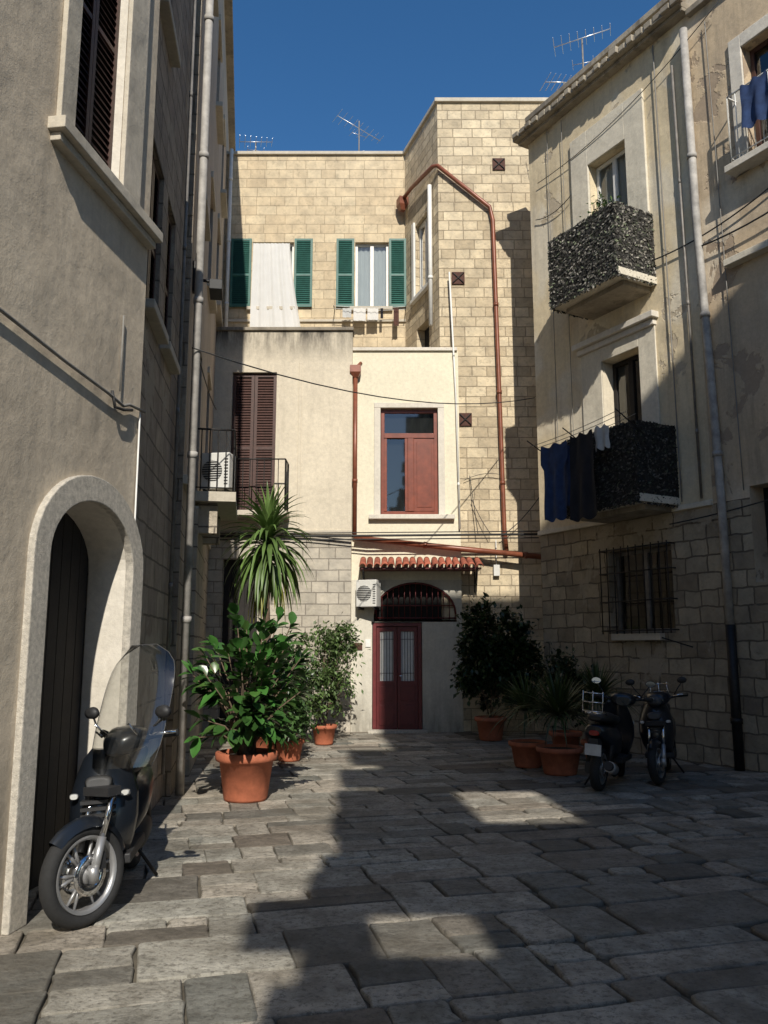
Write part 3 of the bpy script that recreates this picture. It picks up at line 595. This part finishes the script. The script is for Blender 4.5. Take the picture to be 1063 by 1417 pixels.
wires('facade_cables',[(hp(.2,.04,9.6),hp(1.2,.06,9.6),.1,.008,M['cable']),(hp(2.9,.06,7.6),hp(5.5,.06,7.9),.15,.012,M['cable']),(hp(.6,.05,11.2),hp(.62,.05,4.0),0,.006,M['cableg']),(hp(1.0,.05,11.2),hp(1.02,.05,4.0),0,.006,M['cableg']),
 (hp(3.2,.05,11.2),hp(3.25,.05,3.7),0,.010,M['cableg']),(hp(4.2,.05,10.9),hp(4.3,.05,3.7),0,.008,M['cableg']),(hp(3.9,.1,7.4),hp(7,.1,7.9),.2,.014,M['cable']),(hp(.3,.05,10.3),hp(4.5,.1,11.0),.25,.007,M['cable']),(hp(3.0,.05,3.4),hp(7,.05,3.9),.1,.010,M['cable']),(hp(2.7,.06,1.75),hp(3.3,.06,1.6),.0,.01,M['iron'])],Hh)
mb=MB('hanging_laundry')
for k in (.95,1.15,1.3): mb.tube(sag(hp(1.35,k,4.78),hp(3.3,k,4.9),.03),.005,M['cableg'],5)
for u in (1.35,2.2,3.3): mb.tube([hp(u,.78,4.6),hp(u,1.35,4.85+.02*u)],.01,M['iron'],5)
def cloth(u0,u1,zt,zb,k,mat,prof=None,seed=0):
    rows=[]
    for j in range(13):
        t=j/12; w=prof(t) if prof else 1; c0=(u0+u1)/2; hw=(u1-u0)/2*w
        rows.append([hp(c0-hw+2*hw*i/16,k+.02*math.sin(i*.7+seed)*(.4+t)+.008*math.sin(t*9+i),zt-(zt-zb)*t+.025*math.sin(i*.8+seed)) for i in range(17)])
    mb.loft(rows,mat,False,False)
cloth(1.45,2.05,4.75,3.55,1.15,M['clothb'],lambda t:1.0 if t<.28 else .78,1)
cloth(1.62,2.2,4.72,3.75,.97,M['clothb'],None,3)
cloth(2.1,2.66,4.78,3.48,1.15,M['clothk'],lambda t:.85+.15*t,2)
cloth(2.55,2.85,4.84,4.5,1.05,M['clothw'],None,5)
mb.build()
mb=MB('hanging_laundry')
cloth(4.9,5.3,9.25,8.6,.32,M['clothb'],None,1); cloth(5.35,5.7,9.25,8.5,.32,M['clothk'],None,2); mb.build()
# ================================================================== unseen building behind the viewpoint, a thin screen shaped to throw the courtyard's shade
O=empty('shade_building'); FO=Frame((0,-5),(1,0),(0,1)); mb=MB('shade_screen',O)
prof=[(-5.1,2.0,-.62),(2.0,3.6,-.60),(3.6,4.3,-.52),(4.3,4.9,-.42),(4.9,5.2,-.38),(5.2,5.65,-.80),(5.65,6.3,-.50),(6.3,6.8,-.46),(6.8,7.1,-.05),(7.1,7.6,-.38),(7.6,7.95,-.05),(7.95,8.5,-.48),(8.5,9.0,-.0),(9.0,9.8,-.5),(9.8,10.4,-.02),(10.4,11.4,-.55),(11.4,12.2,-.05),(12.2,13.4,-.5),(13.4,16.1,.05),(16.1,19.8,-.2)]  # screen edge stepped to follow the wanted outline of the ground shadow
gaps=[(.95,1.6,7.25,8.1),(2.24,3.2,9.75,11.35)]  # openings added to let sun patches through onto the paving
zs=sorted({.75*(a_+5) for a_,b_,g_ in prof}|{.75*24.8}|{z for g_ in gaps for z in g_[2:]})
for z0,z1 in zip(zs,zs[1:]):
    zc=(z0+z1)/2; y=zc/.75-5; xg=[g_ for a_,b_,g_ in prof if a_<=y<b_]
    x0=(xg[0] if xg else -.2)+.1*(y+5); xs=[x0]
    for g_ in sorted(gaps):
        if g_[2]<zc<g_[3]: xs+=[g_[0],g_[1]]
    xs.append(13)
    for q in range(0,len(xs),2): mb.box(FO,xs[q],xs[q+1],-.5,0,z0,z1-.002,M['pD'])
mb.build()
mb=MB('rear_wing',O); mb.box(FO,.6,13,-7,-.52,-.03,4.2,M['sD']); mb.build()
# ================================================================== antennas
def antenna(loc,h,boom,n,rot,stay=0):
    e=empty('tv_antenna',loc); e.rotation_euler=(0,0,rot); mb=MB('mast_and_elements',e)
    mb.tube([(0,0,0),(0,0,h)],.018,M['greypipeD'],6); mb.tube([(-boom/2,0,h-.05),(boom/2,0,h-.05+stay)],.01,M['alu'],5)
    for i in range(n):
        x=-boom/2+boom*i/(n-1); l=.28-.12*i/n; mb.tube([(x,-l,h-.05+stay*i/n),(x,l,h-.05+stay*i/n)],.006,M['alu'],4)
    mb.tube([(-.2,0,h*.72),(.2,0,h*.72)],.008,M['alu'],4)
    for x in (-.2,0,.2): mb.tube([(x,-.15,h*.72),(x,.15,h*.72)],.005,M['alu'],4)
    mb.build()
antenna((-3.2,18.9,13.2),.85,.8,7,.2,.1); antenna((-.62,18.8,13.2),1.35,1.2,9,.5,-.3)
q=hp(.55,-1.0,11.7); antenna(tuple(q),1.9,1.1,8,-.3,.15)
q=hp(.2,-.8,11.7); antenna(tuple(q),1.1,.8,8,.2,.1)
mb=MB('chimney_vent'); mb.lathe([(0,14.0),(.05,14.0),(.10,13.95),(.10,13.9),(.05,13.88),(.05,13.3)],M['whitep'],12,Matrix.Translation((-.5,18.7,-.35))); mb.build()
wires('overhead_cable',[(c(9.3,.05,5.08),(3.0,15.9,6.5),.35,.009,M['cable']),(c(9.6,.05,5.3),c(15,.1,6.0),.1,.010,M['cable'])])
# ================================================================== PLANTS
def pot(mb,x,y,r,h,mat=None):
    mat=mat or M['terracotta']; T=Matrix.Translation((x,y,0))
    mb.lathe([(0,.004),(r*.66,.004),(r*.70,.03),(r*.86,h*.80),(r*.90,h*.80),(r*.98,h*.83),(r,h*.88),(r,h*.98),(r*.97,h),(r*.90,h),(r*.87,h*.9),(0.0,h*.9)],mat,40,T)
    mb.lathe([(r*.86,h*.905),(0,h*.93)],M['soil'],24,T)
def leaf(mb,p,d,up,L,W,mat,col,droop=.15,n=3):
    d=d.normalized(); s=d.cross(up)
    if s.length<.01: s=d.cross(V((1,0,0)))
    s.normalize(); nn=s.cross(d)
    prof=[(0,.08),(.3,.85),(.62,1.0),(.88,.5),(1,.04)] if n==3 else [(0,.1),(.5,1),(1,.05)]
    rows=[]
    for t,w in prof:
        c_=p+d*L*t-V((0,0,1))*droop*L*t*t; rows.append((mb.av(c_-s*W*w+nn*W*.25*w),mb.av(c_),mb.av(c_+s*W*w+nn*W*.25*w)))
    for a_,b_ in zip(rows,rows[1:]):
        mb.face([a_[0],a_[1],b_[1],b_[0]],mat,None,col,True); mb.face([a_[1],a_[2],b_[2],b_[1]],mat,None,col,True)
def rv(): return V((R.gauss(0,1),R.gauss(0,1),R.gauss(0,1))).normalized()
def rubber(x,y):
    e=empty('potted_rubber_plant'); mb=MB('pot',e); pot(mb,x,y,.33,.50); mb.build()
    st=MB('branches',e); lf=MB('leaves',e); base=V((x,y,.45))
    for i in range(66):
        a_=R.uniform(0,2*math.pi); rad=R.uniform(.1,.74); z=R.uniform(.66,1.92)
        if z<1.0: rad=R.uniform(.3,.66)
        f=1-.5*max(0,(z-1.45)/.5); tip=V((x+.05+math.cos(a_)*rad*f,y+math.sin(a_)*rad*f,z))
        mid=base+(tip-base)*.5+V((0,0,.12)); st.tube([base+V((R.uniform(-.08,.08),R.uniform(-.08,.08),0)),mid,tip],[.014,.009,.005],M['bark'],6)
        for k in range(R.randint(8,12)):
            t=R.uniform(.45,1.05); p=mid+(tip-mid)*((t-.45)/.55); out=(p-V((x,y,1.0))); out.z*=.6
            d=(out.normalized()*1.0+rv()*.8+V((0,0,.15))).normalized()
            g_=R.uniform(.55,1.5); col=(g_*(1.25 if R.random()<.15 else 1),g_*(1.15 if g_>1.3 else 1),g_*.9)
            leaf(lf,p,d,V((0,0,1))+rv()*.4,R.uniform(.15,.23),R.uniform(.044,.064),M['leafR'],col,R.uniform(.05,.35))
    st.tube([(x+.02,y-.12,.45),(x-.05,y-.16,.62),(x+.02,y-.1,.8)],[.05,.045,.03],M['bark'],8)
    st.build(); lf.build()
rubber(-1.47,9.15)
def sword(mb,p,d,L,W,mat,col,droop,n=6):
    s=d.cross(V((0,0,1)))
    if s.length<.05: s=V((1,0,0))
    s.normalize(); rows=[]; pos=V(p); dd=d.normalized()
    for i in range(n+1):
        t=i/n; w=W*(1-t**2.2)*(.7+.6*min(1,t*3)) ; up=s.cross(dd).normalized()
        rows.append((mb.av(pos-s*w+up*w*.35),mb.av(pos),mb.av(pos+s*w+up*w*.35))); pos=pos+dd*L/n; dd=(dd+V((0,0,-1))*droop/n).normalized()
    for a_,b_ in zip(rows,rows[1:]):
        mb.face([a_[0],a_[1],b_[1],b_[0]],mat,None,col,True); mb.face([a_[1],a_[2],b_[2],b_[1]],mat,None,col,True)
def yucca(name,x,y,zc,n,L,W,trunk=True,pr=.24,ph=.36,droop=(1.2,3.2),shade=1,spread=(.0,1.2)):
    e=empty(name); mb=MB('pot',e); pot(mb,x,y,pr,ph); mb.build()
    if trunk:
        mb=MB('trunk',e); mb.tube([(x,y,ph*.85),(x+.04,y,zc*.4),(x-.02,y,zc*.75),(x,y,zc+.02)],[.07,.06,.055,.05],M['bark'],10); mb.build()
    mb=MB('leaves',e)
    for i in range(n):
        t=i/n; a_=i*2.39996+R.uniform(-.3,.3); el=spread[0]+(spread[1]-spread[0])*t+R.uniform(-.2,.2)
        d=V((math.cos(a_)*math.cos(el),math.sin(a_)*math.cos(el),math.sin(el))); p=V((x,y,zc-.45+.55*t if trunk else zc))+d*.04
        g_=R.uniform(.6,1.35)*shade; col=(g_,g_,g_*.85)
        if t<.07 and trunk: col=(2.6,1.6,1.0)
        sword(mb,p,d,L*R.uniform(.75,1.1)*(1-.25*t),W*R.uniform(.7,1.2),M['leafY'],col,droop[0]+(droop[1]-droop[0])*(1-t)*R.uniform(.8,1.2))
    mb.build()
yucca('potted_yucca',-1.78,12.6,3.30,200,1.0,.034,spread=(-.9,1.4),droop=(1.0,3.2),shade=1.2)
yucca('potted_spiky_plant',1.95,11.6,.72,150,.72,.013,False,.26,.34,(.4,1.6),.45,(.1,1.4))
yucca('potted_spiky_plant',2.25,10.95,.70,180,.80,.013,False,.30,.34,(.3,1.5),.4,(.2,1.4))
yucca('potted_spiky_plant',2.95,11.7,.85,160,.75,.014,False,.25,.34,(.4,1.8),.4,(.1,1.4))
def shrub(name,x,y,blobs,nleaf,L,W,mat,shade,pr,ph):
    e=empty(name); mb=MB('pot',e); pot(mb,x,y,pr,ph); mb.build()
    st=MB('branches',e); lf=MB('leaves',e)
    for (cx,cy,cz,rx,rz) in blobs:
        for i in range(10):
            d=rv(); p=V((cx+d.x*rx*.8,cy+d.y*rx*.8,cz+d.z*rz*.8)); st.tube([V((x,y,ph*.8)),V(((x+cx)/2,(y+cy)/2,cz*.6)),p],[.012,.008,.003],M['bark'],5)
        cl=[]
        for i in range(30):
            d=rv()*R.uniform(.45,1.08); cl.append((V((cx+d.x*rx,cy+d.y*rx,cz+d.z*rz)),R.uniform(.6,1.35)))
        for i in range(nleaf):
            c_,g0=R.choice(cl); p=c_+rv()*abs(R.gauss(0,.12)); d=(rv()+(c_-V((cx,cy,cz))).normalized()*.6).normalized()
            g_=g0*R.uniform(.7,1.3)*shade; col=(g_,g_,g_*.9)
            leaf(lf,p,d,V((0,0,1))+rv()*.5,L*R.uniform(.7,1.2),W,mat,col,.15,2)
    st.build(); lf.build()
shrub('potted_shrub',-1.0,14.2,[(-1.15,14.3,1.5,.34,.55),(-.85,14.4,1.05,.32,.5),(-1.25,14.0,.9,.3,.4),(-.75,14.6,1.7,.22,.35)],1100,.085,.022,M['leafS'],1.2,.22,.32)
shrub('potted_shrub',-1.35,12.2,[(-1.3,12.2,.95,.3,.35),(-1.45,12.0,1.35,.25,.4),(-1.35,12.0,.6,.28,.25)],900,.09,.024,M['leafD'],1.3,.22,.30)
shrub('potted_shrub',-1.55,13.4,[(-1.5,13.5,.8,.25,.4)],600,.09,.022,M['leafD'],1.1,.2,.3)
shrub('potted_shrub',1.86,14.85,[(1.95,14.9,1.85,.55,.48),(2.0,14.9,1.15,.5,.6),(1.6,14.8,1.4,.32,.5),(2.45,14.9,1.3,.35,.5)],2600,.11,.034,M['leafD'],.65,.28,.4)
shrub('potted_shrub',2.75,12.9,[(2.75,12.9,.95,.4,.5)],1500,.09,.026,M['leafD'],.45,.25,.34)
e=empty('potted_balcony_plant'); q=hp(2.35,.5,8.0)
mb=MB('leaves',e)
for i in range(260):
    p=q+V((R.gauss(0,.12),R.gauss(0,.10),R.uniform(0,.8))); leaf(mb,p,rv(),V((0,0,1)),.09,.022,M['leafS'],(1,1.1,.9),.2,2)
for i in range(8): mb.tube([q-V((0,0,.2)),q+V((R.uniform(-.2,.2),R.uniform(-.1,.1),.7))],.005,M['bark'],4)
mb.build()
# ================================================================== SCOOTERS
def sect(cx,cy,cz,w,h,axis='x',n=20,e=2.6):
    out=[]
    for i in range(n):
        t=2*math.pi*i/n; a_=math.copysign(abs(math.cos(t))**(2/e),math.cos(t)); b_=math.copysign(abs(math.sin(t))**(2/e),math.sin(t))
        out.append(V((cx,cy+a_*w/2,cz+b_*h/2)))
    return out
def wheel(mb,r,w,cx,cz):
    Mx=Matrix.Translation((cx,0,cz))@Matrix.Rotation(math.pi/2,4,'X')
    prof=[]
    for i in range(17):
        t=math.pi*2*i/16; prof.append((r-.042+.042*math.cos(t),w*.5*math.sin(t)))
    mb.lathe(prof,M['rubber'],48,Mx)
    mb.lathe([(r-.075,-w*.42),(r-.09,-w*.40),(r-.10,-w*.2),(r-.10,w*.2),(r-.09,w*.40),(r-.075,w*.42),(r-.07,0),(r-.075,-w*.42)],M['rim'],48,Mx)
    mb.lathe([(0,-.05),(.045,-.05),(.055,-.02),(.055,.02),(.045,.05),(0,.05)],M['rim'],20,Mx)
    for k in range(6):
        a_=k*math.pi/3
        for off in (-.16,.16):
            p0=V((cx+.045*math.cos(a_),.0,cz+.045*math.sin(a_))); p1=V((cx+(r-.095)*math.cos(a_+off),0,cz+(r-.095)*math.sin(a_+off))); mb.tube([p0,p1],[.014,.009],M['rim'],6)
    mb.lathe([(.06,.055),(.115,.055),(.115,.061),(.06,.061),(.06,.055)],M['chrome'],32,Mx); mb.lathe([(.06,-.055),(.115,-.055),(.115,-.061),(.06,-.061),(.06,-.055)],M['chrome'],32,Mx)
def scooter(front,rear,steer,lean,wr=.29,screen=True,retro=False):
    fx,fy=front;rx,ry=rear; e=empty('parked_scooter',((fx+rx)/2,(fy+ry)/2,0)); e.rotation_euler=(lean,0,math.atan2(fy-ry,fx-rx))
    wb=math.hypot(fx-rx,fy-ry)/2; ax=wb
    paint=M['sblack']
    piv=V((ax-.10,0,0)); RM=Matrix.Translation(piv)@Matrix.Rotation(steer,4,'Z')@Matrix.Translation(-piv); T=lambda p:RM@p
    mb=MB('front_wheel',e); mb.T=T; wheel(mb,wr,.10,ax,wr); mb.build()
    mb=MB('rear_wheel',e); wheel(mb,wr,.115,-ax,wr); mb.build()
    mb=MB('front_fork',e); mb.T=T
    for y in (-.085,.085):
        mb.tube([(ax,y,wr),(ax-.07,y,wr+.20)],.026,M['rim'],12); mb.tube([(ax-.07,y,wr+.20),(ax-.17,y,wr+.46)],.019,M['chrome'],12); mb.tube([(ax-.01,y*.9,wr-.04),(ax,y,wr+.05)],.032,M['rim'],12)
    mb.tube([(ax+.0,-.1,wr),(ax,.1,wr)],.014,M['chrome'],8); mb.box(None,ax-.20,ax-.10,-.11,.11,wr+.42,wr+.47,M['splastic'])
    mb.box(None,ax-.09,ax-.03,.06,.09,wr+.02,wr+.11,M['splastic']); mb.build()
    mb=MB('front_fender',e); mb.T=T; rows=[]
    for i in range(11):
        t=math.radians(45+i*12); rr=wr+.035; w=.072*(1-.35*abs(i-5)/5)
        rows.append([V((ax+(rr-.05*(q/3)**2*1.2)*math.cos(t),w*q/3,wr+(rr-.05*(q/3)**2*1.2)*math.sin(t))) for q in range(-3,4)])
    mb.loft(rows,paint,False,False); mb.build()
    mb=MB('handlebar',e); mb.T=T; hz=1.02 if not retro else .98; hx=ax-.36
    mb.tube([(hx-.10,-.34,hz+.02),(hx-.02,-.22,hz+.01),(hx+.03,0,hz-.03),(hx-.02,.22,hz+.01),(hx-.10,.34,hz+.02)],.016,M['splastic'],8)
    mh=.13 if not retro else .17
    for s_ in (-1,1):
        mb.tube([(hx-.10,.34*s_,hz+.02),(hx-.05,.245*s_,hz+.015)],.022,M['rubber'],10); mb.tube([(hx+.03,.2*s_,hz+.01),(hx+.0,.27*s_,hz+.03),(hx-.06,.36*s_,hz+.03)],.008,M['chrome'],6)
        mb.tube([(hx-.0,.2*s_,hz+.02),(hx+.02,.26*s_,hz+mh*.6),(hx-.0,.31*s_,hz+mh)],.007,M['splastic'],6)
        cx,cy,cz=hx,.32*s_,hz+mh+.03
        mb.loft([[V((cx+dx,cy+a_*.06*math.cos(t*math.pi/8),cz+a_*.04*math.sin(t*math.pi/8))) for t in range(16)] for dx,a_ in ((.03,.3),(.02,.9),(-.005,1.0))],M['splastic'])
        mb.poly([(cx-.007,cy+.055*math.cos(t*math.pi/8),cz+.036*math.sin(t*math.pi/8)) for t in range(16)],M['blueglass'])
    mb.loft([sect(hx-.10,0,hz-.02,.16,.10),sect(hx-.04,0,hz,.30,.15),sect(hx+.04,0,hz-.01,.28,.17),sect(hx+.11,0,hz-.03,.20,.14),sect(hx+.14,0,hz-.035,.13,.09)],paint)
    if retro: mb.loft([sect(hx+.115,0,hz-.03,.17,.115),sect(hx+.150,0,hz-.035,.15,.095),sect(hx+.165,0,hz-.035,.06,.04)],M['acd'])
    mb.build()
    if screen:
        mb=MB('windshield',e); mb.T=T; rows=[]
        for j in range(14):
            t=j/13; z=hz-.16+.74*t; w=.31*(1-abs(2*t-.85)**3*.22)*(1 if t<.8 else math.sqrt(max(.06,1-((t-.8)/.215)**2)))
            rows.append([V((hx+.20-.26*t-.14*(q/8)**2,w*q/8,z)) for q in range(-8,9)])
        mb.loft(rows,M['shield'],False,False)
        edge=[r[0] for r in rows]+rows[-1][1:-1]+[r[-1] for r in reversed(rows)]
        mb.tube(edge,.0022,M['acd'],5)
        for s_ in (-1,1): mb.tube([(hx+.02,.13*s_,hz),(hx+.13,.15*s_,hz+.10)],.007,M['chrome'],6)
        mb.build()
    mb=MB('leg_shield',e); sx=ax-.20
    rings=[]
    for z,x,w,d in ((.30,sx-.10,.26,.08),(.42,sx-.05,.36,.16),(.55,sx-.04,.42,.20),(.68,sx-.08,.42,.20),(.80,sx-.12,.36,.17),(.90,sx-.15,.28,.13),(.96,sx-.17,.18,.10)):
        rings.append([V((x+(.5*d*math.cos(t*math.pi/10))*(1 if math.cos(t*math.pi/10)>0 else .5)-.10*(math.sin(t*math.pi/10))**2,w/2*math.sin(t*math.pi/10),z)) for t in range(20)])
    mb.loft(rings,paint)
    for zz in (.58,.62,.66): mb.box(None,sx-.02,sx+.062,-.10,.10,zz,zz+.02,M['splastic'])
    mb.loft([sect(sx+.0,0,.775,.17,.09),sect(sx+.03,0,.77,.13,.06)],M['acd'])
    for s_ in (-1,1): mb.loft([sect(sx-.03,.155*s_,.70,.06,.04),sect(sx-.0,.15*s_,.70,.04,.025)],M['lens'])
    mb.build()
    mb=MB('floorboard',e,.01); mb.box(None,-.20,sx-.06,-.17,.17,.27,.33,M['splastic']); mb.box(None,-.22,sx-.1,-.05,.05,.33,.40,paint); mb.build()
    mb=MB('rear_body',e); bx=-ax
    mb.loft([sect(-.12,0,.44,.22,.26),sect(-.18,0,.50,.32,.36),sect(-.32,0,.54,.38,.36),sect(bx+.05,0,.60,.37,.27),sect(bx-.15,0,.66,.28,.17),sect(bx-.27,0,.69,.16,.09)],paint)
    mb.build()
    mb=MB('seat',e); mb.loft([sect(-.06,0,.74,.14,.05),sect(-.12,0,.765,.24,.10),sect(-.30,0,.765,.30,.11),sect(-.45,0,.80,.30,.13),sect(bx+.0,0,.82,.28,.12),sect(bx-.16,0,.82,.22,.09),sect(bx-.22,0,.82,.12,.04)],M['seatm']); mb.build()
    mb=MB('engine_and_exhaust',e); mb.loft([sect(-.22,.02,.28,.18,.16),sect(-.36,.06,.29,.20,.22),sect(bx+.1,.11,wr,.09,.18),sect(bx-.08,.11,wr,.07,.12)],M['splastic'])
    mb.tube([(-.30,-.10,.2),(-.45,-.14,.18),(bx+.1,-.15,.24),(bx-.22,-.15,.32)],[.02,.03,.055,.05],M['splastic'],12); mb.tube([(bx+.05,-.15,.25),(bx-.15,-.15,.30)],.062,M['rim'],12)
    for s_ in (-.12,.12): mb.tube([(bx-.02,s_,wr+.03),(bx+.06,s_,.60)],.028,M['iron'],8)
    mb.tube([(-.28,.10,.22),(-.36,.22,.0)],.012,M['iron'],6); mb.build()
    mb=MB('rear_fittings',e)
    mb.loft([sect(bx-.25,0,.66,.13,.07),sect(bx-.29,0,.66,.10,.05)],M['redlens'])
    mb.box(None,bx-.30,bx-.285,-.09,.09,.42,.54,M['clothw']); mb.box(None,bx-.285,bx-.10,-.05,.05,.44,.60,M['splastic'])
    for y in (-.10,.10): mb.tube([(bx+.05,y,.80),(bx-.20,y,.88),(bx-.34,y*.8,.88),(bx-.34,0,.88)],.01,M['chrome'],6)
    if retro:
        for z in (.90,1.0,1.1): mb.tube([(bx-.30,-.13,z),(bx-.36,-.11,z),(bx-.36,.11,z),(bx-.30,.13,z)],.006,M['chrome'],6)
        for y in (-.11,0,.11): mb.tube([(bx-.36,y,.88),(bx-.36,y,1.12)],.006,M['chrome'],6)
    mb.build()
    return e
scooter((-1.68,5.12),(-1.86,6.44),math.radians(-38),math.radians(4))
scooter((2.98,10.75),(2.42,9.72),math.radians(14),math.radians(4),.245,False,True)
scooter((3.27,10.15),(3.72,11.28),math.radians(-12),math.radians(4),.245,False,True)
# ================================================================== LIGHT, SKY, CAMERA
trav=V((-.10,1,-.75)).normalized()
sun=bpy.data.lights.new('sun','SUN'); sun.energy=5.0; sun.angle=math.radians(.5); sun.color=(1,.94,.84)
so=bpy.data.objects.new('sun',sun); so.rotation_euler=trav.to_track_quat('-Z','Y').to_euler(); so.location=(0,-10,20); bpy.context.collection.objects.link(so)
w=bpy.data.worlds.new('World'); scene.world=w; w.use_nodes=True; nt=w.node_tree
sk=nt.nodes.new('ShaderNodeTexSky'); sk.sky_type='NISHITA'; sk.sun_disc=False; sk.sun_elevation=math.asin(-trav.z); sk.sun_rotation=math.atan2(-trav.x,-trav.y); sk.air_density=1.0; sk.dust_density=.3; sk.ozone_density=3
hs=nt.nodes.new('ShaderNodeHueSaturation'); hs.inputs['Saturation'].default_value=1.25; nt.links.new(sk.outputs[0],hs.inputs['Color'])
bg=nt.nodes['Background']; nt.links.new(hs.outputs[0],bg.inputs[0]); bg.inputs[1].default_value=.12
cd=bpy.data.cameras.new('camera'); co=bpy.data.objects.new('camera',cd); bpy.context.collection.objects.link(co)
cd.sensor_fit='HORIZONTAL'; cd.sensor_width=36; cd.lens=38.78; cd.clip_start=.05; cd.clip_end=600
co.location=(0,0,1.6); co.rotation_euler=(math.radians(99.27),0,0); scene.camera=co
